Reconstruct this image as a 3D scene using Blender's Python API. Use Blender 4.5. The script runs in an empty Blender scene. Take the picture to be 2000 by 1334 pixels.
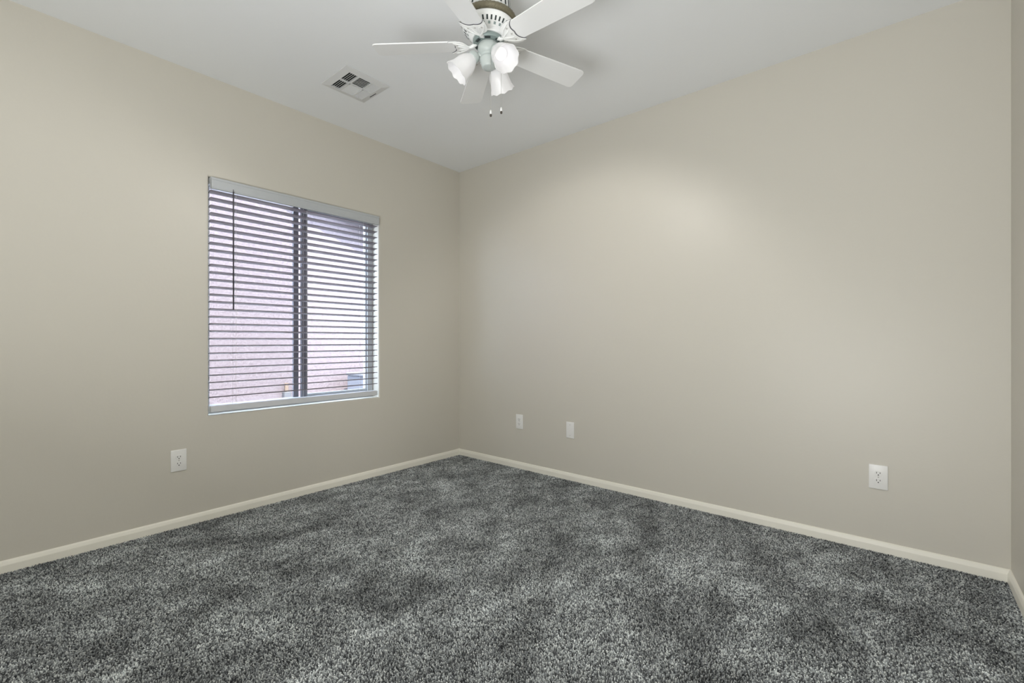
import bpy, bmesh, math, random
from mathutils import Vector, Matrix, Euler

random.seed(7)
PI = math.pi
R = math.radians
sc = bpy.context.scene
C = sc.collection

# ------------------------------------------------------------------ camera, world, sun, exposure
sc.view_settings.view_transform = 'Standard'
sc.view_settings.look = 'None'
sc.view_settings.exposure = 0.05
sc.view_settings.gamma = 1.0
sc.view_settings.use_curve_mapping = False

CAM = (3.266, -3.079, 1.105)
cam_d = bpy.data.cameras.new('camera')
cam_d.sensor_width = 36.0
cam_d.lens = 36.0 * 895.0 / 2000.0
cam_d.shift_y = -0.001
cam_d.clip_start = 0.02
cam = bpy.data.objects.new('camera', cam_d)
cam.location = CAM
cam.rotation_euler = (R(90), 0, R(40.15))
C.objects.link(cam)
sc.camera = cam

world = bpy.data.worlds.new('sky')
sc.world = world
world.use_nodes = True
bg = world.node_tree.nodes['Background']
bg.inputs['Color'].default_value = (0.70, 0.83, 1.0, 1)
bg.inputs['Strength'].default_value = 13.2

sun_d = bpy.data.lights.new('sun', 'SUN')
sun_d.energy = 23.0
sun_d.angle = R(0.6)
sun_d.color = (1.0, 0.95, 0.88)
sun = bpy.data.objects.new('sun', sun_d)
sun.rotation_euler = (Vector((0, 0, 0)) - Vector((0.50, -0.15, 0.85))).to_track_quat('-Z', 'Y').to_euler()
sun.location = (3, -2, 8)
C.objects.link(sun)

sc.cycles.max_bounces = 14
sc.cycles.diffuse_bounces = 8
sc.cycles.glossy_bounces = 4
sc.cycles.transmission_bounces = 8
sc.cycles.transparent_max_bounces = 12
sc.cycles.caustics_reflective = False
sc.cycles.caustics_refractive = False
sc.cycles.sample_clamp_indirect = 6.0
sc.cycles.use_denoising = True

LAMP_W = 19.0          # each of the fan's three bulbs


# added soft fill light, unseen behind the camera, tipped up at the ceiling
fl_d = bpy.data.lights.new('added_fill_light', 'AREA')
fl_d.shape = 'RECTANGLE'
fl_d.size = 1.45
fl_d.size_y = 1.0
fl_d.energy = 74.0
fl_d.color = (0.985, 1.0, 1.0)
fl = bpy.data.objects.new('added_fill_light', fl_d)
fl.location = (2.85, -4.05, 0.60)
fl.rotation_euler = Vector((0.22, 0.52, 0.83)).to_track_quat('-Z', 'Y').to_euler()
C.objects.link(fl)

# ------------------------------------------------------------------ helpers
def lin(r, g, b):
    def f(c):
        c /= 255.0
        return c / 12.92 if c <= 0.04045 else ((c + 0.055) / 1.055) ** 2.4
    return (f(r), f(g), f(b), 1.0)


def mat(name, col, rough=0.5, metal=0.0, spec=0.5, bump=None, emit=None):
    m = bpy.data.materials.new(name)
    m.use_nodes = True
    nt = m.node_tree
    p = nt.nodes['Principled BSDF']
    p.inputs['Base Color'].default_value = col
    p.inputs['Roughness'].default_value = rough
    p.inputs['Metallic'].default_value = metal
    p.inputs['Specular IOR Level'].default_value = spec
    if emit:
        p.inputs['Emission Color'].default_value = emit[0]
        p.inputs['Emission Strength'].default_value = emit[1]
    if bump:
        sca, stren, dist = bump
        tc = nt.nodes.new('ShaderNodeTexCoord')
        n = nt.nodes.new('ShaderNodeTexNoise')
        n.inputs['Scale'].default_value = sca
        n.inputs['Detail'].default_value = 3
        b = nt.nodes.new('ShaderNodeBump')
        b.inputs['Strength'].default_value = stren
        b.inputs['Distance'].default_value = dist
        nt.links.new(tc.outputs['Object'], n.inputs['Vector'])
        nt.links.new(n.outputs['Fac'], b.inputs['Height'])
        nt.links.new(b.outputs['Normal'], p.inputs['Normal'])
    return m


def obj(name, bm, mats, parent=None, smooth=False, loc=None, rot=None):
    me = bpy.data.meshes.new(name)
    bm.normal_update()
    bm.to_mesh(me)
    bm.free()
    for m in (mats if isinstance(mats, (list, tuple)) else [mats]):
        me.materials.append(m)
    if smooth:
        for p in me.polygons:
            p.use_smooth = True
        try:
            me.set_sharp_from_angle(angle=R(38))
        except Exception:
            pass
    o = bpy.data.objects.new(name, me)
    C.objects.link(o)
    if parent is not None:
        o.parent = parent
    if loc is not None:
        o.location = loc
    if rot is not None:
        o.rotation_euler = rot
    return o


def tag(o, label=None, cat=None, group=None, kind=None):
    if label:
        o['label'] = label
    if cat:
        o['category'] = cat
    if group:
        o['group'] = group
    if kind:
        o['kind'] = kind
    return o


def thing(name, label, cat, loc=(0, 0, 0), rot=(0, 0, 0), group=None):
    o = bpy.data.objects.new(name, None)
    o.empty_display_size = 0.05
    C.objects.link(o)
    o.location = loc
    o.rotation_euler = rot
    return tag(o, label, cat, group)


def box(bm, x0, x1, y0, y1, z0, z1, bev=0.0, seg=2, mi=0, M=None):
    cx, cy, cz = (x0 + x1) / 2, (y0 + y1) / 2, (z0 + z1) / 2
    r = bmesh.ops.create_cube(bm, size=1.0)
    vs = r['verts']
    bmesh.ops.scale(bm, vec=(x1 - x0, y1 - y0, z1 - z0), verts=vs)
    bmesh.ops.translate(bm, vec=(cx, cy, cz), verts=vs)
    fs = set()
    for v in vs:
        fs.update(v.link_faces)
    for f in fs:
        f.material_index = mi
    if bev > 0:
        es = set()
        for v in vs:
            es.update(v.link_edges)
        rr = bmesh.ops.bevel(bm, geom=list(es), offset=bev, segments=seg, profile=0.5, affect='EDGES')
        vs = set(rr['verts'])
        for f in rr['faces']:
            f.material_index = mi
            vs.update(f.verts)
        for f in fs:
            if f.is_valid:
                vs.update(f.verts)
        vs = list(vs)
    if M is not None:
        bmesh.ops.transform(bm, matrix=M, verts=list(vs))
    return vs


def lathe(bm, prof, n=48, M=None, mi=0, ripple=None, cap0=False, cap1=False):
    """prof: list of (r, z); ripple(i_profile, angle) -> (dr, dz)"""
    rings = []
    for k, (r, z) in enumerate(prof):
        ring = []
        for i in range(n):
            a = 2 * PI * i / n
            dr, dz = ripple(k, a) if ripple else (0, 0)
            v = Vector(((r + dr) * math.cos(a), (r + dr) * math.sin(a), z + dz))
            if M is not None:
                v = M @ v
            ring.append(bm.verts.new(v))
        rings.append(ring)
    for k in range(len(rings) - 1):
        a, b = rings[k], rings[k + 1]
        for i in range(n):
            f = bm.faces.new((a[i], a[(i + 1) % n], b[(i + 1) % n], b[i]))
            f.material_index = mi
    if cap0:
        f = bm.faces.new(list(reversed(rings[0])))
        f.material_index = mi
    if cap1:
        f = bm.faces.new(rings[-1])
        f.material_index = mi
    return rings


def tube(bm, pts, rad, n=10, mi=0, caps=True):
    pts = [Vector(p) for p in pts]
    rings = []
    for i, p in enumerate(pts):
        t = (pts[min(i + 1, len(pts) - 1)] - pts[max(i - 1, 0)]).normalized()
        up = Vector((0, 0, 1)) if abs(t.z) < 0.9 else Vector((1, 0, 0))
        a = t.cross(up).normalized()
        b = t.cross(a).normalized()
        rr = rad[i] if isinstance(rad, (list, tuple)) else rad
        rings.append([bm.verts.new(p + rr * (math.cos(2 * PI * k / n) * a + math.sin(2 * PI * k / n) * b)) for k in range(n)])
    for i in range(len(rings) - 1):
        for k in range(n):
            f = bm.faces.new((rings[i][k], rings[i][(k + 1) % n], rings[i + 1][(k + 1) % n], rings[i + 1][k]))
            f.material_index = mi
    if caps:
        for ring in (rings[0], rings[-1]):
            f = bm.faces.new(ring)
            f.material_index = mi
    bmesh.ops.recalc_face_normals(bm, faces=bm.faces[:])


def prism(bm, poly, z0, z1, bev=0.0, mi=0, M=None):
    """extrude a flat outline (x, y) from z0 to z1"""
    lo = [bm.verts.new((x, y, z0)) for x, y in poly]
    hi = [bm.verts.new((x, y, z1)) for x, y in poly]
    fs = [bm.faces.new(list(reversed(lo))), bm.faces.new(hi)]
    n = len(poly)
    for i in range(n):
        fs.append(bm.faces.new((lo[i], lo[(i + 1) % n], hi[(i + 1) % n], hi[i])))
    bmesh.ops.recalc_face_normals(bm, faces=fs)
    for f in fs:
        f.material_index = mi
    vs = lo + hi
    if bev > 0:
        es = [e for f in fs[:2] for e in f.edges]
        rr = bmesh.ops.bevel(bm, geom=es, offset=bev, segments=2, profile=0.5, affect='EDGES')
        vs = list({v for f in fs if f.is_valid for v in f.verts} | set(rr['verts']))
        for f in rr['faces']:
            f.material_index = mi
    if M is not None:
        bmesh.ops.transform(bm, matrix=M, verts=vs)
    return vs


# ------------------------------------------------------------------ materials
def paint(name, col, rough, spec, peel):
    m = mat(name, col, rough, 0, spec)
    nt = m.node_tree
    p = nt.nodes['Principled BSDF']
    tc = nt.nodes.new('ShaderNodeTexCoord')
    n = nt.nodes.new('ShaderNodeTexNoise')
    n.inputs['Scale'].default_value = 55
    n.inputs['Detail'].default_value = 4
    b = nt.nodes.new('ShaderNodeBump')
    b.inputs['Strength'].default_value = peel
    b.inputs['Distance'].default_value = 0.004
    nt.links.new(tc.outputs['Object'], n.inputs['Vector'])
    nt.links.new(n.outputs['Fac'], b.inputs['Height'])
    nt.links.new(b.outputs['Normal'], p.inputs['Normal'])
    return m


M_wall = paint('beige_wall_paint', (0.635, 0.609, 0.547, 1), 0.42, 0.5, 0.10)
M_ceil = paint('white_ceiling_paint', (0.865, 0.885, 0.91, 1), 0.75, 0.25, 0.10)
M_trim = mat('cream_trim_paint', (0.88, 0.86, 0.78, 1), 0.38)
M_vinyl = mat('white_vinyl', (0.52, 0.54, 0.57, 1), 0.4)
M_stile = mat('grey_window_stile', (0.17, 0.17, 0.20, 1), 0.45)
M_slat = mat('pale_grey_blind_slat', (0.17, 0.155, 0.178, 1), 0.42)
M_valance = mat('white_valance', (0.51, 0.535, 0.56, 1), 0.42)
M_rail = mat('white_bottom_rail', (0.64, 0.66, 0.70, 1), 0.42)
M_cord = mat('white_cord', (0.75, 0.75, 0.75, 1), 0.7)
M_wand = mat('backlit_dark_wand', (0.04, 0.036, 0.05, 1), 0.25)  # darkness of the wand against the bright window, put into its base colour
M_plate = mat('white_outlet_plastic', (0.85, 0.85, 0.84, 1), 0.32)
M_slot = mat('dark_slot', (0.02, 0.02, 0.02, 1), 0.7)
M_screw = mat('painted_screw', (0.62, 0.62, 0.60, 1), 0.35, 0.3)
M_vent = mat('white_enamelled_steel', (0.72, 0.73, 0.74, 1), 0.42)
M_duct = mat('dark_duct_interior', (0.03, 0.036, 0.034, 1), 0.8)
M_fan = mat('white_fan_enamel', (0.86, 0.87, 0.87, 1), 0.35)
M_blade = mat('white_fan_blade', (0.87, 0.88, 0.89, 1), 0.38)
M_fanslot = mat('fan_vent_shadow', (0.035, 0.045, 0.045, 1), 0.8)
M_fly = mat('grey_green_flywheel', (0.28, 0.34, 0.33, 1), 0.4, 0.2)
M_brass = mat('antique_brass_band', (0.21, 0.19, 0.13, 1), 0.45, 0.5, bump=(260, 0.8, 0.003))
M_chain = mat('chain_metal', (0.55, 0.55, 0.52, 1), 0.35, 0.8)
M_knobend = mat('dark_knob_end', (0.07, 0.06, 0.05, 1), 0.5)
M_shade = mat('frosted_glass_shade', (0.64, 0.64, 0.65, 1), 0.35, emit=((1.0, 0.985, 0.98, 1), 0.19))
M_bulb = mat('lit_bulb', (0.9, 0.9, 0.9, 1), 0.4, emit=((1.0, 0.97, 0.95, 1), 0.45))


def pile_material():
    """cut-pile yarn: every tuft its own grey, patches of brushed nap over it"""
    m = bpy.data.materials.new('grey_cut_pile_yarn')
    m.use_nodes = True
    nt = m.node_tree
    N, L = nt.nodes, nt.links
    p = N['Principled BSDF']
    p.inputs['Roughness'].default_value = 0.9
    p.inputs['Specular IOR Level'].default_value = 0.15
    oi = N.new('ShaderNodeObjectInfo')
    r = N.new('ShaderNodeValToRGB')
    e = r.color_ramp.elements
    stops = [(0.0, (0.048, 0.052, 0.056, 1)), (0.25, (0.168, 0.178, 0.186, 1)), (0.60, (0.355, 0.378, 0.388, 1)), (0.88, (0.58, 0.61, 0.615, 1)), (1.0, (0.74, 0.76, 0.755, 1))]
    while len(e) < len(stops):
        e.new(0.5)
    for el, (pos, col) in zip(e, stops):
        el.position = pos
        el.color = col
    L.new(oi.outputs['Random'], r.inputs['Fac'])
    g = N.new('ShaderNodeNewGeometry')

    def nap(scale, dist, rot, sx, sy, lo, hi, a, b):
        mp = N.new('ShaderNodeMapping')
        mp.inputs['Rotation'].default_value = (0, 0, rot)
        mp.inputs['Scale'].default_value = (sx, sy, 1)
        L.new(g.outputs['Position'], mp.inputs['Vector'])
        n = N.new('ShaderNodeTexNoise')
        n.inputs['Scale'].default_value = scale
        n.inputs['Detail'].default_value = 3
        n.inputs['Roughness'].default_value = 0.6
        n.inputs['Distortion'].default_value = dist
        L.new(mp.outputs['Vector'], n.inputs['Vector'])
        q = N.new('ShaderNodeMapRange')
        q.inputs['From Min'].default_value = lo
        q.inputs['From Max'].default_value = hi
        q.inputs['To Min'].default_value = a
        q.inputs['To Max'].default_value = b
        L.new(n.outputs['Fac'], q.inputs['Value'])
        return q.outputs['Result']
    mm = N.new('ShaderNodeMath')
    mm.operation = 'MULTIPLY'
    L.new(nap(3.6, 0.25, R(35), 1.0, 0.75, 0.34, 0.66, 0.66, 1.36), mm.inputs[0])
    L.new(nap(9.5, 0.45, R(-28), 1.0, 0.62, 0.36, 0.64, 0.78, 1.22), mm.inputs[1])
    mul = N.new('ShaderNodeVectorMath')
    mul.operation = 'SCALE'
    L.new(r.outputs['Color'], mul.inputs[0])
    L.new(mm.outputs[0], mul.inputs['Scale'])
    L.new(mul.outputs[0], p.inputs['Base Color'])
    return m


M_pile = pile_material()
M_backing = mat('carpet_backing', (0.030, 0.031, 0.032, 1), 0.95, bump=(300, 0.6, 0.003))



def glass_material():
    m = bpy.data.materials.new('window_glass')
    m.use_nodes = True
    nt = m.node_tree
    nt.nodes.remove(nt.nodes['Principled BSDF'])
    out = nt.nodes['Material Output']
    t = nt.nodes.new('ShaderNodeBsdfTransparent')
    t.inputs['Color'].default_value = (0.96, 0.97, 0.97, 1)
    g = nt.nodes.new('ShaderNodeBsdfGlossy')
    g.inputs['Roughness'].default_value = 0.03
    mx = nt.nodes.new('ShaderNodeMixShader')
    mx.inputs['Fac'].default_value = 0.05
    nt.links.new(t.outputs[0], mx.inputs[1])
    nt.links.new(g.outputs[0], mx.inputs[2])
    nt.links.new(mx.outputs[0], out.inputs['Surface'])
    return m


M_glass = glass_material()


def screen_material():
    """insect screen: a fine woven wire grid, open between the wires"""
    m = bpy.data.materials.new('insect_screen_mesh')
    m.use_nodes = True
    nt = m.node_tree
    N, L = nt.nodes, nt.links
    d = N['Principled BSDF']
    d.inputs['Base Color'].default_value = (0.22, 0.22, 0.23, 1)
    d.inputs['Roughness'].default_value = 0.6
    t = N.new('ShaderNodeBsdfTransparent')
    tc = N.new('ShaderNodeTexCoord')
    br = N.new('ShaderNodeTexNoise')
    br.inputs['Scale'].default_value = 160
    br.inputs['Detail'].default_value = 1
    L.new(tc.outputs['Object'], br.inputs['Vector'])
    mr = N.new('ShaderNodeMapRange')
    mr.inputs['From Min'].default_value = 0.35
    mr.inputs['From Max'].default_value = 0.65
    mr.inputs['To Min'].default_value = 0.02
    mr.inputs['To Max'].default_value = 0.15
    L.new(br.outputs['Fac'], mr.inputs['Value'])
    mx = N.new('ShaderNodeMixShader')
    L.new(mr.outputs['Result'], mx.inputs['Fac'])
    L.new(t.outputs[0], mx.inputs[1])
    L.new(d.outputs[0], mx.inputs[2])
    L.new(mx.outputs[0], N['Material Output'].inputs['Surface'])
    return m


M_screen = screen_material()


def stucco_material():
    m = bpy.data.materials.new('pink_stucco')
    m.use_nodes = True
    nt = m.node_tree
    N, L = nt.nodes, nt.links
    p = N['Principled BSDF']
    p.inputs['Roughness'].default_value = 0.9
    p.inputs['Specular IOR Level'].default_value = 0.1
    tc = N.new('ShaderNodeTexCoord')
    n = N.new('ShaderNodeTexNoise')
    n.inputs['Scale'].default_value = 38
    n.inputs['Detail'].default_value = 5
    n.inputs['Roughness'].default_value = 0.7
    L.new(tc.outputs['Object'], n.inputs['Vector'])
    r = N.new('ShaderNodeValToRGB')
    r.color_ramp.elements[0].position = 0.35
    r.color_ramp.elements[0].color = (0.113, 0.092, 0.101, 1)
    r.color_ramp.elements[1].position = 0.6
    r.color_ramp.elements[1].color = (0.154, 0.130, 0.141, 1)
    L.new(n.outputs['Fac'], r.inputs['Fac'])
    L.new(r.outputs['Color'], p.inputs['Base Color'])
    b = N.new('ShaderNodeBump')
    b.inputs['Strength'].default_value = 0.7
    b.inputs['Distance'].default_value = 0.012
    L.new(n.outputs['Fac'], b.inputs['Height'])
    L.new(b.outputs['Normal'], p.inputs['Normal'])
    return m


M_stucco = stucco_material()
M_fascia = mat('grey_fascia_paint', (0.08, 0.073, 0.08, 1), 0.7)
M_tile = mat('pale_roof_tile', (0.16, 0.14, 0.135, 1), 0.85, bump=(60, 0.4, 0.004))
M_ground = mat('pale_concrete', (0.72, 0.71, 0.70, 1), 0.95, bump=(70, 0.8, 0.01))
M_ac = mat('blue_grey_cabinet_paint', (0.13, 0.14, 0.17, 1), 0.55)
M_dbox = mat('grey_electrical_box', (0.075, 0.075, 0.083, 1), 0.5)
M_pipe = mat('tan_conduit', (0.14, 0.10, 0.075, 1), 0.6)

# ------------------------------------------------------------------ room shell
H = 2.74
XR = 3.66            # right wall
YF = -4.55           # wall behind the camera
T = 0.17
WY0, WY1, WZ0, WZ1 = -2.120, -0.902, 0.640, 2.122     # window opening


def struct(o, label=None):
    return tag(o, label, None, None, 'structure')


def wall_with_hole(name, plane, a0, a1, z0, z1, h0, h1, hz0, hz1, thick, material, bull=0.014):
    """wall in the plane x = 0 (inner face), hole h0..h1 x hz0..hz1, inner rim of the hole rounded"""
    bm = bmesh.new()
    ys, zs = [a0, h0, h1, a1], [z0, hz0, hz1, z1]
    g = {}
    for s, x in enumerate((0.0, -thick)):
        for i, y in enumerate(ys):
            for j, z in enumerate(zs):
                g[s, i, j] = bm.verts.new((x, y, z))
    for i in range(3):
        for j in range(3):
            if i == 1 and j == 1:
                continue
            bm.faces.new((g[0, i, j], g[0, i + 1, j], g[0, i + 1, j + 1], g[0, i, j + 1]))
            bm.faces.new((g[1, i, j], g[1, i, j + 1], g[1, i + 1, j + 1], g[1, i + 1, j]))
    rim = [(1, 1), (2, 1), (2, 2), (1, 2)]
    for k in range(4):
        p, q = rim[k], rim[(k + 1) % 4]
        bm.faces.new((g[0, p[0], p[1]], g[1, p[0], p[1]], g[1, q[0], q[1]], g[0, q[0], q[1]]))
    out = [(0, 0), (1, 0), (2, 0), (3, 0), (3, 1), (3, 2), (3, 3), (2, 3), (1, 3), (0, 3), (0, 2), (0, 1)]
    for k in range(12):
        p, q = out[k], out[(k + 1) % 12]
        bm.faces.new((g[0, q[0], q[1]], g[1, q[0], q[1]], g[1, p[0], p[1]], g[0, p[0], p[1]]))
    bmesh.ops.recalc_face_normals(bm, faces=bm.faces[:])
    es = []
    for k in range(4):
        p, q = rim[k], rim[(k + 1) % 4]
        e = bm.edges.get((g[0, p[0], p[1]], g[0, q[0], q[1]]))
        es.append(e)
    bmesh.ops.bevel(bm, geom=es, offset=bull, segments=4, profile=0.5, affect='EDGES')
    o = obj(name, bm, material)
    for p in o.data.polygons:
        p.use_smooth = p.area < 0.03
    return o


struct(wall_with_hole('wall_left', 0, YF - 0.12, 0.0, 0.0, H, WY0, WY1, WZ0, WZ1, T, M_wall),
       'beige wall with the window in it')
bm = bmesh.new(); box(bm, -T, XR + 0.12, 0.0, 0.14, 0.0, H)
struct(obj('wall_back', bm, M_wall), 'long plain beige wall with three cover plates')
bm = bmesh.new(); box(bm, XR, XR + 0.12, YF - 0.12, 0.0, 0.0, H)
struct(obj('wall_right', bm, M_wall), 'beige wall at the right edge of the photo')

bm = bmesh.new(); box(bm, 0.0, XR, YF - 0.12, YF, 0.0, H)
struct(obj('wall_front', bm, M_wall), 'beige wall behind the camera')

bm = bmesh.new(); box(bm, -T, XR + 0.12, YF - 0.12, 0.14, H, H + 0.12)
struct(obj('ceiling', bm, M_ceil), 'white ceiling with a fan and an air vent')
PILE = 0.009          # the tips of the pile are the floor level z = 0
bm = bmesh.new(); box(bm, -T, XR + 0.12, YF - 0.12, 0.14, -0.10, -PILE)
struct(obj('floor', bm, M_backing), 'floor under the dark grey carpet')


def carpet_pile():
    """tufts stood on the backing at 5.6 mm spacing: points carry each tuft's lean and length"""
    import numpy as np
    from mathutils import noise
    rng = np.random.default_rng(11)
    st = 0.0056
    xs = np.arange(0.015, XR - 0.012, st)
    ys = np.arange(YF + 0.015, -0.014, st)
    X, Y = np.meshgrid(xs, ys)
    X = (X + (np.arange(len(ys))[:, None] % 2) * st * 0.5).ravel()
    Y = Y.ravel()
    n = len(X)
    X = np.clip(X + rng.uniform(-0.0017, 0.0017, n), 0.0145, XR - 0.0145)
    Y = Y + rng.uniform(-0.0017, 0.0017, n)
    Y = np.minimum(Y, -0.0145)
    # the lean of the brushed nap, on a coarse grid, looked up per tuft
    gx, gy = 38, 46
    lean = np.zeros((gy, gx, 2))
    for j in range(gy):
        for i in range(gx):
            v = noise.noise_vector(Vector((i * 0.42, j * 0.42, 3.7)))
            lean[j, i] = (v.x, v.y)
    li = lean[np.clip(((Y - YF) * 10).astype(int), 0, gy - 1), np.clip((X * 10).astype(int), 0, gx - 1)]
    co = np.zeros((n, 3), np.float32)
    co[:, 0], co[:, 1], co[:, 2] = X, Y, -PILE
    rot = np.zeros((n, 3), np.float32)
    rot[:, 0] = rng.normal(0, 0.26, n) + 0.35 * li[:, 0]
    rot[:, 1] = rng.normal(0, 0.26, n) + 0.35 * li[:, 1]
    scl = rng.uniform(0.72, 1.12, n).astype(np.float32)
    me = bpy.data.meshes.new('carpet_pile')
    me.vertices.add(n)
    me.vertices.foreach_set('co', co.ravel())
    a = me.attributes.new('lean', 'FLOAT_VECTOR', 'POINT')
    a.data.foreach_set('vector', rot.ravel())
    a = me.attributes.new('length', 'FLOAT', 'POINT')
    a.data.foreach_set('value', scl)
    me.update()
    o = bpy.data.objects.new('carpet_pile', me)
    C.objects.link(o)
    me.materials.append(M_pile)
    ng = bpy.data.node_groups.new('tufts', 'GeometryNodeTree')
    ng.interface.new_socket('Geometry', in_out='INPUT', socket_type='NodeSocketGeometry')
    ng.interface.new_socket('Geometry', in_out='OUTPUT', socket_type='NodeSocketGeometry')
    N, L = ng.nodes, ng.links
    gi, go = N.new('NodeGroupInput'), N.new('NodeGroupOutput')
    cone = N.new('GeometryNodeMeshCone')
    cone.inputs['Vertices'].default_value = 6
    cone.inputs['Side Segments'].default_value = 1
    cone.inputs['Radius Top'].default_value = 0.0020
    cone.inputs['Radius Bottom'].default_value = 0.0027
    cone.inputs['Depth'].default_value = PILE * 0.98
    sm = N.new('GeometryNodeSetMaterial')
    sm.inputs['Material'].default_value = M_pile
    iop = N.new('GeometryNodeInstanceOnPoints')
    na = N.new('GeometryNodeInputNamedAttribute'); na.data_type = 'FLOAT_VECTOR'; na.inputs['Name'].default_value = 'lean'
    nl = N.new('GeometryNodeInputNamedAttribute'); nl.data_type = 'FLOAT'; nl.inputs['Name'].default_value = 'length'
    cx = N.new('ShaderNodeCombineXYZ')
    cx.inputs['X'].default_value = 1.0
    cx.inputs['Y'].default_value = 1.0
    e2r = N.new('FunctionNodeEulerToRotation')
    L.new(na.outputs['Attribute'], e2r.inputs['Euler'])
    L.new(nl.outputs['Attribute'], cx.inputs['Z'])
    L.new(cone.outputs['Mesh'], sm.inputs['Geometry'])
    L.new(gi.outputs[0], iop.inputs['Points'])
    L.new(sm.outputs['Geometry'], iop.inputs['Instance'])
    L.new(e2r.outputs['Rotation'], iop.inputs['Rotation'])
    L.new(cx.outputs['Vector'], iop.inputs['Scale'])
    L.new(iop.outputs['Instances'], go.inputs[0])
    md = o.modifiers.new('tufts', 'NODES')
    md.node_group = ng
    return tag(o, 'dark grey speckled cut pile carpet covering the whole floor', 'carpet', None, 'stuff')


carpet_pile()


def baseboard(name, p0, p1, nrm, m0=True, m1=True):
    """profile swept from p0 to p1 (on the wall line); nrm points into the room; mitred at both ends"""
    prof = [(0.0, -PILE), (0.013, -PILE), (0.013, 0.030), (0.0125, 0.036), (0.0095, 0.041), (0.0085, 0.046), (0.0060, 0.0515), (0.0025, 0.054), (0.0, 0.0545)]
    p0, p1, nrm = Vector(p0), Vector(p1), Vector(nrm)
    d = (p1 - p0).normalized()
    bm = bmesh.new()
    rows = []
    for (p, s, mit) in ((p0, 1, m0), (p1, -1, m1)):
        rows.append([bm.verts.new(p + nrm * a + d * (s * a if mit else 0) + Vector((0, 0, z))) for a, z in prof])
    n = len(prof)
    for i in range(n - 1):
        bm.faces.new((rows[0][i], rows[0][i + 1], rows[1][i + 1], rows[1][i]))
    bm.faces.new((rows[0][n - 1], rows[0][0], rows[1][0], rows[1][n - 1]))
    bm.faces.new(rows[0]); bm.faces.new(rows[1])
    bmesh.ops.recalc_face_normals(bm, faces=bm.faces[:])
    return struct(obj(name, bm, M_trim, smooth=True), 'cream baseboard along the wall')


baseboard('baseboard_left', (0, YF, 0), (0, 0, 0), (1, 0, 0))
baseboard('baseboard_back', (0, 0, 0), (XR, 0, 0), (0, -1, 0))
baseboard('baseboard_right', (XR, 0, 0), (XR, YF, 0), (-1, 0, 0))
baseboard('baseboard_front', (0, YF, 0), (XR, YF, 0), (0, 1, 0))

# ------------------------------------------------------------------ window_1 (structure) with its parts
win = bpy.data.objects.new('window_1', None)
C.objects.link(win)
struct(win, 'sliding vinyl window behind the white blind')
FX0, FX1 = -0.165, -0.095
fw = 0.048
bm = bmesh.new()
box(bm, FX0, FX1, WY0, WY0 + 0.032, WZ0, WZ1, 0.003)
box(bm, FX0, FX1, WY1 - fw, WY1, WZ0, WZ1, 0.003)
box(bm, FX0, FX1, WY0 + 0.032, WY1 - fw, WZ1 - 0.034, WZ1, 0.003)
box(bm, FX0, FX1, WY0 + 0.032, WY1 - fw, WZ0, WZ0 + fw, 0.003)
obj('window_frame', bm, M_vinyl, win)
ym = -1.493
# fixed light on the left (further out), sliding sash on the right (nearer the room)
bm = bmesh.new()
box(bm, -0.158, -0.136, ym - 0.046, ym - 0.008, WZ0 + fw, WZ1 - 0.034, 0.002)
obj('fixed_stile', bm, M_stile, win)
bm = bmesh.new()
box(bm, -0.134, -0.108, ym + 0.002, ym + 0.046, WZ0 + fw, WZ1 - 0.034, 0.002)
obj('meeting_stile', bm, M_stile, win)
bm = bmesh.new()
box(bm, -0.134, -0.108, WY1 - fw - 0.012, WY1 - fw, WZ0 + fw, WZ1 - 0.034, 0.002)
box(bm, -0.134, -0.108, ym + 0.046, WY1 - fw - 0.012, WZ0 + fw, WZ0 + fw + 0.02, 0.002)
box(bm, -0.134, -0.108, ym + 0.046, WY1 - fw - 0.012, WZ1 - 0.050, WZ1 - 0.034, 0.002)
obj('sliding_sash', bm, M_vinyl, win)
bm = bmesh.new(); box(bm, -0.149, -0.145, WY0 + 0.032, ym + 0.004, WZ0 + fw, WZ1 - 0.034)
obj('window_pane', bm, M_glass, win)
bm = bmesh.new(); box(bm, -0.123, -0.119, ym + 0.04, WY1 - fw - 0.008, WZ0 + fw, WZ1 - 0.034)
obj('window_pane', bm, M_glass, win)
bm = bmesh.new(); box(bm, -0.1635, -0.1625, WY0 + 0.032, ym - 0.046, WZ0 + fw, WZ1 - 0.034)
obj('insect_screen', bm, M_screen, win)

# ------------------------------------------------------------------ blind
blind = thing('window_blind', 'white two-inch slat blind, slats open, hanging over the window', 'window blind', (0, (WY0 + WY1) / 2, WZ1))
SY0, SY1 = WY0 + 0.005, WY1 - 0.030          # slat ends
oy = (WY0 + WY1) / 2
oz = WZ1
bm = bmesh.new()
vz0, vz1 = 2.044 - oz, 2.113 - oz
# valance: moulded front board with short returns to the wall
prof = [(0.021, vz0), (0.029, vz0 + 0.001), (0.031, vz0 + 0.008), (0.029, vz0 + 0.014), (0.029, vz1 - 0.016), (0.032, vz1 - 0.009), (0.032, vz1), (0.021, vz1)]
va, vb = WY0 + 0.006 - oy, WY1 - 0.020 - oy
rows = [[bm.verts.new((a, y, z)) for a, z in prof] for y in (va, vb)]
for i in range(len(prof)):
    j = (i + 1) % len(prof)
    bm.faces.new((rows[0][i], rows[0][j], rows[1][j], rows[1][i]))
bm.faces.new(rows[0]); bm.faces.new(rows[1])
bmesh.ops.recalc_face_normals(bm, faces=bm.faces[:])
box(bm, 0.0022, 0.024, va, va + 0.010, vz0 + 0.003, vz1 - 0.012)
box(bm, 0.0022, 0.024, vb - 0.010, vb, vz0 + 0.003, vz1 - 0.012)
obj('valance', bm, M_valance, blind)
bm = bmesh.new()
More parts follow.
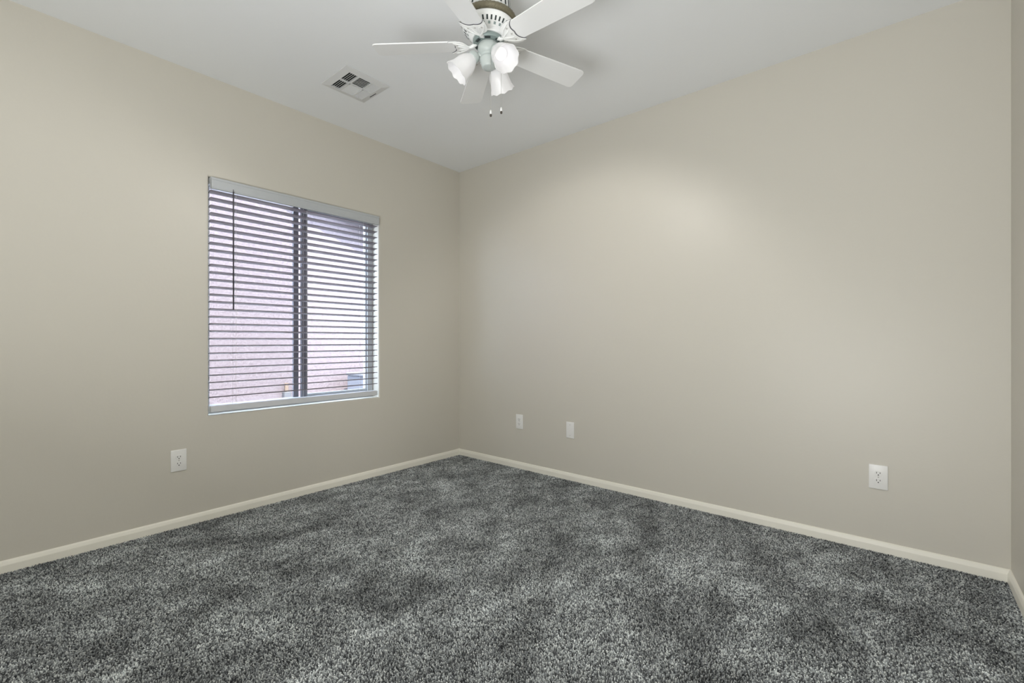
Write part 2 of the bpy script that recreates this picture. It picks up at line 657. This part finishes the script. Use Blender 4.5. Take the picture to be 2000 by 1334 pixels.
box(bm, -0.040, 0.020, SY0 - oy, SY1 - oy, 2.078 - oz, 2.119 - oz, 0.002)
obj('headrail', bm, M_valance, blind)

NS = 29
zb, zt = 0.750, 2.032
pitch = (zt - zb) / (NS - 1)
bm = bmesh.new()
SW, ST = 0.050, 0.0045
tilt = R(8.0)                # room edge slightly raised
for k in range(NS):
    zc = zb + k * pitch - oz
    sag = random.uniform(-0.0008, 0.0008)
    xs = [-SW / 2 + SW * i / 6 for i in range(7)]
    top, bot = [], []
    for x in xs:
        crown = 0.0028 * (1 - (2 * x / SW) ** 2)
        top.append((x, crown + ST / 2))
        bot.append((x, crown - ST / 2))
    ring = top + bot[::-1]
    pts = []
    for x, z in ring:
        X = x * math.cos(tilt) - z * math.sin(tilt) - 0.006
        Z = x * math.sin(tilt) + z * math.cos(tilt) + zc + sag
        pts.append((X, Z))
    a = [bm.verts.new((X, SY0 - oy, Z)) for X, Z in pts]
    b = [bm.verts.new((X, SY1 - oy, Z)) for X, Z in pts]
    n = len(pts)
    for i in range(n):
        bm.faces.new((a[i], a[(i + 1) % n], b[(i + 1) % n], b[i]))
    bm.faces.new(a); bm.faces.new(b)
bmesh.ops.recalc_face_normals(bm, faces=bm.faces[:])
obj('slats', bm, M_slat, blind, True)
bm = bmesh.new()
box(bm, -0.030, 0.022, SY0 - oy, SY1 - oy, 0.660 - oz, 0.697 - oz, 0.004, 3)
obj('bottom_rail', bm, M_rail, blind)
for yc in (-1.975, -1.515, -1.06):
    bm = bmesh.new()
    for dx in (-0.033, 0.0215):
        tube(bm, [(dx, yc - oy, 0.690 - oz), (dx, yc - oy, 2.08 - oz)], 0.0007, 6)
    obj('ladder_cord', bm, M_cord, blind)
bm = bmesh.new()
wy = -1.995 - oy
tube(bm, [(0.038, wy, 2.050 - oz), (0.038, wy, 1.30 - oz)], 0.0045, 6)
tube(bm, [(0.030, wy, 2.062 - oz), (0.037, wy, 2.062 - oz), (0.038, wy, 2.048 - oz)], 0.0018, 6)
obj('tilt_wand', bm, M_wand, blind, True)

# ------------------------------------------------------------------ wall plates
def receptacle(bm, zc):
    """one socket: round body with flat top and bottom, two blade slots, a ground hole; faces local -y"""
    pts = []
    for i in range(32):
        a = 2 * PI * i / 32
        x, z = 0.0172 * math.cos(a), 0.0172 * math.sin(a)
        pts.append((x, max(-0.0135, min(0.0135, z))))
    M = Matrix.Translation((0, 0, zc)) @ Matrix.Rotation(R(90), 4, 'X')
    prism(bm, pts, 0.0, 0.0082, 0.0007, 0, M)
    box(bm, -0.0082, -0.0058, -0.0088, -0.0078, zc - 0.0015, zc + 0.0075, 0, 1, 1)
    box(bm, 0.0058, 0.0082, -0.0088, -0.0078, zc - 0.0008, zc + 0.0070, 0, 1, 1)
    gp = [(0.0028 * math.cos(2 * PI * i / 14), 0.0028 * math.sin(2 * PI * i / 14)) for i in range(14)]
    prism(bm, gp, 0.0078, 0.0088, 0, 1, Matrix.Translation((0, 0, zc - 0.0078)) @ Matrix.Rotation(R(90), 4, 'X'))


def screw(bm, zc):
    sp = [(0.0032 * math.cos(2 * PI * i / 16), 0.0032 * math.sin(2 * PI * i / 16)) for i in range(16)]
    prism(bm, sp, 0.0, 0.0074, 0.0005, 0, Matrix.Translation((0, 0, zc)) @ Matrix.Rotation(R(90), 4, 'X'))
    box(bm, -0.0024, 0.0024, -0.0077, -0.0072, zc - 0.0004, zc + 0.0004, 0, 1, 1)


def plate(name, label, cat, loc, rotz, w=0.079, h=0.127, blank=False, group=None):
    t = thing(name, label, cat, loc, (0, 0, rotz), group)
    bm = bmesh.new()
    box(bm, -w / 2, w / 2, -0.0062, 0.0, -h / 2, h / 2, 0.0028, 3)
    obj('cover_plate', bm, M_plate, t, True)
    if blank:
        for zc in (-0.042, 0.042):
            bm = bmesh.new(); screw(bm, zc)
            obj('screw', bm, [M_screw, M_slot], t)
    else:
        for zc in (-0.0195, 0.0195):
            bm = bmesh.new(); receptacle(bm, zc)
            obj('receptacle', bm, [M_plate, M_slot], t)
        bm = bmesh.new(); screw(bm, 0.0)
        obj('screw', bm, [M_screw, M_slot], t)
    return t


plate('wall_outlet', 'white double wall outlet low on the wall under the window', 'wall outlet', (0, -2.276, 0.394), R(90))
plate('wall_outlet', 'white double wall outlet nearest the corner, low on the long plain wall', 'wall outlet', (0.756, 0, 0.402), 0, 0.075, 0.125)
plate('blank_cover_plate', 'plain white cover plate without sockets, second from the corner', 'wall plate', (1.275, 0, 0.394), 0, 0.072, 0.128, True)
plate('wall_outlet', 'white double wall outlet at the right end of the long plain wall', 'wall outlet', (3.185, 0, 0.389), 0)

# ------------------------------------------------------------------ ceiling vent
VX, VY = 0.614, -1.484
vent = thing('ceiling_vent', 'square white four-way air vent on the ceiling', 'air vent', (VX, VY, H))
S = 0.152
bm = bmesh.new()
fw_ = 0.040
inner = S - fw_
# sloping stamped flange
for (a, b) in (((-S, -S), (S, -S)), ((S, -S), (S, S)), ((S, S), (-S, S)), ((-S, S), (-S, -S))):
    k = inner / S
    q = [(a[0], a[1], -0.001), (b[0], b[1], -0.001), (b[0], b[1], -0.005), (a[0], a[1], -0.005)]
    bm.faces.new([bm.verts.new(p) for p in q])
    q = [(a[0], a[1], -0.005), (b[0], b[1], -0.005), (b[0] * k, b[1] * k, -0.013), (a[0] * k, a[1] * k, -0.013)]
    bm.faces.new([bm.verts.new(p) for p in q])
    q = [(a[0] * k, a[1] * k, -0.013), (b[0] * k, b[1] * k, -0.013), (b[0] * k, b[1] * k, -0.001), (a[0] * k, a[1] * k, -0.001)]
    bm.faces.new([bm.verts.new(p) for p in q])
bmesh.ops.remove_doubles(bm, verts=bm.verts[:], dist=1e-5)
bmesh.ops.recalc_face_normals(bm, faces=bm.faces[:])
# cross bars: two along x between the banks, one along y
c1, c2 = -0.044, 0.048
box(bm, -inner, inner, c1 - 0.004, c1 + 0.004, -0.0145, -0.004)
box(bm, -inner, inner, c2 - 0.004, c2 + 0.004, -0.0145, -0.004)
box(bm, -0.004, 0.004, -inner, inner, -0.0145, -0.004)
obj('frame', bm, M_vent, vent)
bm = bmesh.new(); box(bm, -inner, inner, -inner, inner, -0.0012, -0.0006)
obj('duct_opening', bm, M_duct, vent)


def louvers(bm, x0, x1, y0, y1, along, n, lean):
    """n tilted blades; along = 'x' or 'y' is the direction a blade runs; lean tilts its lower edge"""
    for i in range(n):
        f = (i + 0.5) / n
        if along == 'x':
            c = Vector(((x0 + x1) / 2, y0 + (y1 - y0) * f, -0.0075))
            M = Matrix.Translation(c) @ Matrix.Rotation(lean, 4, 'X')
            box(bm, -(x1 - x0) / 2, (x1 - x0) / 2, -0.0008, 0.0008, -0.0075, 0.0070, 0, 1, 0, M)
        else:
            c = Vector((x0 + (x1 - x0) * f, (y0 + y1) / 2, -0.0075))
            M = Matrix.Translation(c) @ Matrix.Rotation(lean, 4, 'Y')
            box(bm, -0.0008, 0.0008, -(y1 - y0) / 2, (y1 - y0) / 2, -0.0075, 0.0070, 0, 1, 0, M)


for (x0, x1, y0, y1, al, n, ln) in (
        (-inner, -0.004, -inner, c1 - 0.004, 'x', 5, R(-42)), (0.004, inner, -inner, c1 - 0.004, 'x', 5, R(-42)),
        (-inner, -0.004, c1 + 0.004, c2 - 0.004, 'y', 8, R(42)), (0.004, inner, c1 + 0.004, c2 - 0.004, 'y', 7, R(-42)),
        (-inner, -0.004, c2 + 0.004, inner, 'x', 5, R(42)), (0.004, inner, c2 + 0.004, inner, 'x', 5, R(42))):
    bm = bmesh.new(); louvers(bm, x0, x1, y0, y1, al, n, ln)
    obj('louver_bank', bm, M_vent, vent)
bm = bmesh.new()
box(bm, -0.048, 0.021, 0.1315, 0.1355, -0.0105, -0.006)
obj('damper_lever', bm, M_fanslot, vent)

# ------------------------------------------------------------------ ceiling fan
FX, FY = 1.836, -1.550
fan = thing('ceiling_fan', 'white five-blade ceiling fan with three lit frosted glass shades', 'ceiling fan', (FX, FY, H))
A0 = 72.2                                    # first blade, degrees
ZB = -0.290                                  # blade plane


def radial_slots(bm, r0, z0, r1, z1, n, w, mi, off=0.0012):
    """dark slots lying on a cone between (r0, z0) and (r1, z1)"""
    for i in range(n):
        a = 2 * PI * i / n
        d = Vector((r1 - r0, 0, z1 - z0))
        nrm = Vector((d.z, 0, -d.x)).normalized()
        if nrm.x < 0 and abs(nrm.x) > abs(nrm.z):
            nrm = -nrm
        if nrm.z > 0 and abs(nrm.z) >= abs(nrm.x):
            nrm = -nrm
        M = Matrix.Rotation(a, 4, 'Z')
        p = [Vector((r0, -w / 2, z0)), Vector((r0, w / 2, z0)), Vector((r1, w / 2, z1)), Vector((r1, -w / 2, z1))]
        vs = [bm.verts.new(M @ (q + nrm * off)) for q in p]
        f = bm.faces.new(vs)
        f.material_index = mi


bm = bmesh.new()
lathe(bm, [(0.085, 0.0), (0.092, -0.006), (0.094, -0.050), (0.100, -0.120), (0.104, -0.160), (0.110, -0.172)], 64, cap0=True)
radial_slots(bm, 0.0975, -0.095, 0.1035, -0.150, 24, 0.009, 1, 0.0008)
obj('upper_housing', bm, [M_fan, M_fanslot], fan, True)

bm = bmesh.new()
prof = [(0.108, -0.168), (0.119, -0.170), (0.126, -0.175), (0.129, -0.183), (0.127, -0.191), (0.121, -0.197), (0.108, -0.199)]
lathe(bm, prof, 144, ripple=lambda k, a: (0.0012 * math.sin(48 * a) if 1 <= k <= 5 else 0, 0))
obj('decorative_band', bm, M_brass, fan, True)

bm = bmesh.new()
lathe(bm, [(0.100, -0.197), (0.113, -0.199), (0.119, -0.206), (0.119, -0.214), (0.115, -0.222), (0.086, -0.254), (0.079, -0.258), (0.074, -0.262), (0.074, -0.268), (0.040, -0.268)], 64)
radial_slots(bm, 0.1120, -0.2253, 0.1000, -0.2386, 36, 0.0072, 1, 0.0008)
radial_slots(bm, 0.0965, -0.2424, 0.0895, -0.2501, 24, 0.0095, 2, 0.0008)
obj('motor_housing', bm, [M_fan, M_fanslot, M_fly], fan, True)

bm = bmesh.new()
lathe(bm, [(0.030, -0.266), (0.068, -0.267), (0.071, -0.271), (0.071, -0.282), (0.067, -0.286), (0.030, -0.287)], 56)
radial_slots(bm, 0.063, -0.2875, 0.050, -0.2875, 7, 0.026, 1, 0.0006)
obj('flywheel', bm, [M_fly, M_fanslot], fan, True)

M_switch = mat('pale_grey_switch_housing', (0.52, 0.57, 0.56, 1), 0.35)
bm = bmesh.new()
lathe(bm, [(0.030, -0.285), (0.044, -0.288), (0.048, -0.295), (0.049, -0.318), (0.044, -0.330), (0.036, -0.336), (0.034, -0.344),
           (0.040, -0.350), (0.041, -0.358), (0.037, -0.370), (0.032, -0.382), (0.030, -0.390), (0.026, -0.394), (0.010, -0.396), (0.003, -0.3962)], 48, cap1=True)
obj('switch_housing', bm, M_switch, fan, True)

# blades
def blade_outline():
    r0, r1 = 0.118, 0.527
    pts = []
    # root, rounded
    pts += [(r0, -0.034), (r0 - 0.004, 0.0), (r0, 0.034), (r0 + 0.008, 0.044), (r0 + 0.025, 0.0485)]
    pts += [(0.30, 0.0545), (r1 - 0.026, 0.0610)]
    cx, cy, rr = r1 - 0.022, 0.061 - 0.022, 0.022
    for i in range(1, 7):
        a = R(90 - 15 * i)
        pts.append((cx + rr * math.cos(a), cy + rr * math.sin(a)))
    for i in range(0, 6):
        a = R(0 - 15 * i)
        pts.append((cx + rr * math.cos(a), -cy + rr * math.sin(a)))
    pts += [(r1 - 0.026, -0.0610), (0.30, -0.0545), (r0 + 0.025, -0.0485), (r0 + 0.008, -0.044)]
    return pts


M_gapshade = mat('bracket_gap_shade', (0.10, 0.10, 0.12, 1), 0.7)  # shade at the bracket's outer edge, put into a colour


def smooth(pts, n=4):
    """Catmull-Rom through pts (open)"""
    out = []
    for i in range(len(pts) - 1):
        p0, p1, p2, p3 = pts[max(i - 1, 0)], pts[i], pts[i + 1], pts[min(i + 2, len(pts) - 1)]
        for k in range(n):
            t = k / n
            out.append(tuple(0.5 * (2 * p1[d] + (p2[d] - p0[d]) * t + (2 * p0[d] - 5 * p1[d] + 4 * p2[d] - p3[d]) * t * t
                                    + (3 * p1[d] - p0[d] - 3 * p2[d] + p3[d]) * t ** 3) for d in (0, 1)))
    out.append(pts[-1])
    return out


INNER = [(0.066, 0.0075), (0.084, 0.0080), (0.094, 0.017), (0.101, 0.033), (0.112, 0.047), (0.132, 0.0560), (0.157, 0.0590), (0.176, 0.0570)]
OUTER = [(0.176, 0.0570), (0.164, 0.0480), (0.154, 0.0360), (0.1490, 0.0220), (0.1495, 0.0100), (0.1515, 0.0)]


def bracket_outline(grow=0.0):
    outer = [(x + grow * (1 if i else 0.6), y) for i, (x, y) in enumerate(smooth(OUTER, 3))]
    half = smooth(INNER, 3)[:-1] + outer
    return [(x, -y) for x, y in half[:-1]] + [half[-1]] + [(x, y) for x, y in reversed(half[:-1])]


blade_me = bracket_me = None
PITCH = Matrix.Rotation(R(-11), 4, 'X')
for k in range(5):
    rz = R(A0 + 72 * k)
    if blade_me is None:
        bm = bmesh.new()
        prism(bm, blade_outline(), 0.0, 0.0055, 0.0012, 0, PITCH)
        bl = obj('blade', bm, M_blade, fan, False, (0, 0, ZB), (0, 0, rz))
        blade_me = bl.data
        bm = bmesh.new()
        prism(bm, bracket_outline(), -0.0050, 0.0, 0.0010, 0, PITCH)
        # dark plate imitating the shaded gap along the outer scallops
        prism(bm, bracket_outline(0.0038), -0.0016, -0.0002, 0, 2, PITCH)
        # raised scroll ribs of the casting, and the arm that runs up to the flywheel
        for s in (-1, 1):
            rib = [(0.088, s * 0.005, -0.0055), (0.105, s * 0.022, -0.0065), (0.124, s * 0.037, -0.0065), (0.142, s * 0.046, -0.0058), (0.156, s * 0.0510, -0.005)]
            tube(bm, [PITCH @ Vector(p) for p in rib], [0.003, 0.0036, 0.0036, 0.0032, 0.002], 8)
            rib = [(0.092, s * 0.002, -0.0055), (0.112, s * 0.010, -0.0065), (0.126, s * 0.016, -0.0062), (0.138, s * 0.020, -0.005)]
            tube(bm, [PITCH @ Vector(p) for p in rib], [0.003, 0.0034, 0.003, 0.002], 8)
        tube(bm, [(0.052, 0, 0.012), (0.064, 0, 0.006), (0.078, 0, -0.003), (0.094, 0, -0.004)], [0.009, 0.009, 0.008, 0.006], 10)
        for (sx, sy) in ((0.138, 0.0), (0.137, 0.033), (0.137, -0.033)):
            lathe(bm, [(0.0045, -0.0045), (0.0042, -0.0068), (0.0015, -0.0078)], 12, PITCH @ Matrix.Translation((sx, sy, 0)), 1, cap1=True)
        br = obj('blade_bracket', bm, [M_fan, M_screw, M_gapshade], bl, True)
        bracket_me = br.data
    else:
        bl2 = bpy.data.objects.new('blade', blade_me)
        C.objects.link(bl2); bl2.parent = fan
        bl2.location = (0, 0, ZB); bl2.rotation_euler = (0, 0, rz)
        br2 = bpy.data.objects.new('blade_bracket', bracket_me)
        C.objects.link(br2); br2.parent = bl2

# light kit
TILT = 45.0
for k, wa in enumerate((185 + 40.15, 305 + 40.15, 65 + 40.15)):
    a = R(wa)
    e = Vector((math.cos(a), math.sin(a), 0))
    neck = e * 0.062 + Vector((0, 0, -0.340))
    ax = (e * math.cos(R(TILT)) + Vector((0, 0, -math.sin(R(TILT))))).normalized()
    bm = bmesh.new()
    tube(bm, [e * 0.030 + Vector((0, 0, -0.340)), e * 0.040 + Vector((0, 0, -0.334)), e * 0.052 + Vector((0, 0, -0.334)), neck], [0.010, 0.010, 0.011, 0.012], 12)
    Ms = Matrix.Translation(neck) @ ax.to_track_quat('Z', 'Y').to_matrix().to_4x4()
    lathe(bm, [(0.010, -0.012), (0.022, -0.008), (0.027, 0.000), (0.0275, 0.014), (0.0255, 0.016)], 32, Ms)
    obj('light_arm', bm, M_switch, fan, True)
    # frosted tulip glass, fluted and flared at the lip, with an inner wall
    bm = bmesh.new()
    outer = [(0.0225, 0.004), (0.0235, 0.014), (0.031, 0.026), (0.0405, 0.042), (0.046, 0.060), (0.0480, 0.078), (0.0510, 0.096), (0.0575, 0.113), (0.0590, 0.117)]
    inner_ = [(r - 0.0028, z + 0.0006) for r, z in reversed(outer)]
    prof = outer + inner_

    def rip(kk, an, n=len(outer)):
        j = kk if kk < n else 2 * n - 1 - kk
        f = max(0.0, (j - 1) / (n - 2))
        return (0.0013 * f * math.cos(9 * an), 0.0022 * f * f * math.cos(9 * an))
    lathe(bm, prof, 72, Ms, ripple=rip)
    bmesh.ops.recalc_face_normals(bm, faces=bm.faces[:])
    sh = obj('lamp_shade', bm, M_shade, fan, True)
    bm = bmesh.new()
    lathe(bm, [(0.0125, 0.012), (0.013, 0.026), (0.019, 0.040), (0.0255, 0.052), (0.026, 0.060), (0.022, 0.068), (0.014, 0.0735), (0.005, 0.0755)], 28, Ms, cap0=True, cap1=True)
    obj('bulb', bm, M_bulb, sh, True)
    ld = bpy.data.lights.new('bulb_light', 'SPOT')
    ld.energy = LAMP_W
    ld.spot_size = R(112)
    ld.spot_blend = 0.5
    ld.shadow_soft_size = 0.03
    ld.color = (1.0, 0.965, 0.92)
    lo = bpy.data.objects.new('bulb_light', ld)
    lo.matrix_local = Ms @ Matrix.Translation((0, 0, 0.122)) @ Matrix.Rotation(PI, 4, 'X')
    lo.parent = fan
    C.objects.link(lo)

# pull chains (camera-frame offsets turned into the room frame)
ca, sa = math.cos(R(40.15)), math.sin(R(40.15))
for (ox, oz_, z1) in ((0.012, -0.036, -0.606), (0.058, 0.004, -0.573)):
    wx, wy_ = ox * ca - oz_ * sa, ox * sa + oz_ * ca
    bm = bmesh.new()
    d = Vector((wx, wy_, 0)).normalized()
    st = d * 0.046 + Vector((0, 0, -0.312))
    tube(bm, [d * 0.040 + Vector((0, 0, -0.310)), st, Vector((wx, wy_, -0.340)), Vector((wx, wy_, z1))], 0.0008, 6)
    zz = -0.345
    while zz > z1:
        r_ = bmesh.ops.create_icosphere(bm, subdivisions=1, radius=0.0013)
        bmesh.ops.translate(bm, vec=(wx, wy_, zz), verts=r_['verts'])
        zz -= 0.0048
    pc = obj('pull_chain', bm, M_chain, fan)
    bm = bmesh.new()
    Mk = Matrix.Translation((wx, wy_, z1))
    lathe(bm, [(0.0015, 0.004), (0.0040, 0.001), (0.0048, -0.006), (0.0048, -0.015)], 16, Mk, cap0=True)
    lathe(bm, [(0.0048, -0.015), (0.0052, -0.018), (0.0048, -0.024), (0.0025, -0.026)], 16, Mk, 1, cap1=True)
    obj('pull_knob', bm, [M_fan, M_knobend], pc, True)

# ------------------------------------------------------------------ outside the window
GZ = -0.15
bm = bmesh.new(); box(bm, -9.0, -T, -9.0, 9.0, GZ - 0.2, GZ)
struct(obj('ground', bm, M_ground), 'pale concrete side yard outside the window')

WX = -2.2
house = thing('neighboring_house', 'pink stucco house with a sloping tiled roof edge, outside the window', 'house', (WX, 0, GZ))
hz = -GZ
bm = bmesh.new()
poly = [(-7.0, 0.0), (4.0, 0.0), (4.0, 1.30 + hz), (-1.6, 3.36 + hz), (-7.0, 1.36 + hz)]
M = Matrix(((0, 0, 1, -0.30), (1, 0, 0, 0), (0, 1, 0, 0), (0, 0, 0, 1)))
prism(bm, poly, 0.0, 0.30, 0, 0, M)
obj('wall', bm, M_stucco, house)
# roof: one sloping slab with an overhanging rake, edged with barrel tiles
rise = math.atan(0.368)
ur = Vector((0, math.cos(rise), -math.sin(rise)))       # down the slope towards +y
vr = Vector((0, math.sin(rise), math.cos(rise)))        # out of the slope
top = Vector((0.0, -1.6, 3.22 + hz))
Mr = Matrix((( 1, ur.x, vr.x, top.x), (0, ur.y, vr.y, top.y), (0, ur.z, vr.z, top.z), (0, 0, 0, 1)))
bm = bmesh.new()
box(bm, -3.0, 0.18, 0.0, 6.5, 0.16, 0.20, 0, 1, 0, Mr)
obj('roof_deck', bm, M_fascia, house)
bm = bmesh.new()
box(bm, 0.155, 0.18, 0.0, 6.5, 0.02, 0.18, 0, 1, 0, Mr)
obj('fascia_board', bm, M_fascia, house)
bm = bmesh.new()
for i in range(19):
    y0 = i * 0.34
    n = 10
    for (ra, off) in ((0.085, 0.0),):
        rings = []
        for (yy, rr) in ((y0, ra), (y0 + 0.40, ra * 1.10)):
            ring = []
            for q in range(n + 1):
                an = PI * q / n
                ring.append(bm.verts.new(Mr @ Vector((0.09 + rr * math.cos(an), yy, 0.19 + 0.012 * (yy - y0) / 0.4 + rr * math.sin(an)))))
            rings.append(ring)
        for q in range(n):
            bm.faces.new((rings[0][q], rings[0][q + 1], rings[1][q + 1], rings[1][q]))
        bm.faces.new(rings[1])
obj('rake_tiles', bm, M_tile, house)

ac = thing('air_conditioner', 'blue-grey air conditioner cabinet standing outside, at the lower right of the window', 'air conditioner', (-1.72, 0.385, GZ))
bm = bmesh.new()
box(bm, -0.35, 0.35, -0.38, 0.38, 0.05, 0.815, 0.02, 2)
for i in range(13):
    z = 0.14 + i * 0.045
    box(bm, 0.345, 0.356, -0.33, 0.33, z, z + 0.022, 0.002, 1)
obj('cabinet', bm, M_ac, ac)
bm = bmesh.new(); box(bm, -0.36, 0.36, -0.39, 0.39, 0.815, 0.85, 0.012, 2)
obj('top_cover', bm, M_ac, ac)
bm = bmesh.new(); box(bm, -0.42, 0.42, -0.45, 0.45, 0.0, 0.05)
obj('base_pad', bm, M_ground, ac)

db = thing('disconnect_box', 'small grey electrical box with tan conduit on the stucco wall outside', 'electrical box', (WX + 0.001, -0.70, 0.42))
bm = bmesh.new(); box(bm, 0.0, 0.07, -0.040, 0.040, -0.09, 0.09, 0.006, 2)
obj('body', bm, M_dbox, db)
bm = bmesh.new()
tube(bm, [(0.035, 0, 0.088), (0.035, 0, 0.19)], 0.022, 12)
tube(bm, [(0.035, 0, -0.088), (0.035, 0, -0.568)], 0.016, 12)
obj('conduit', bm, M_pipe, db)
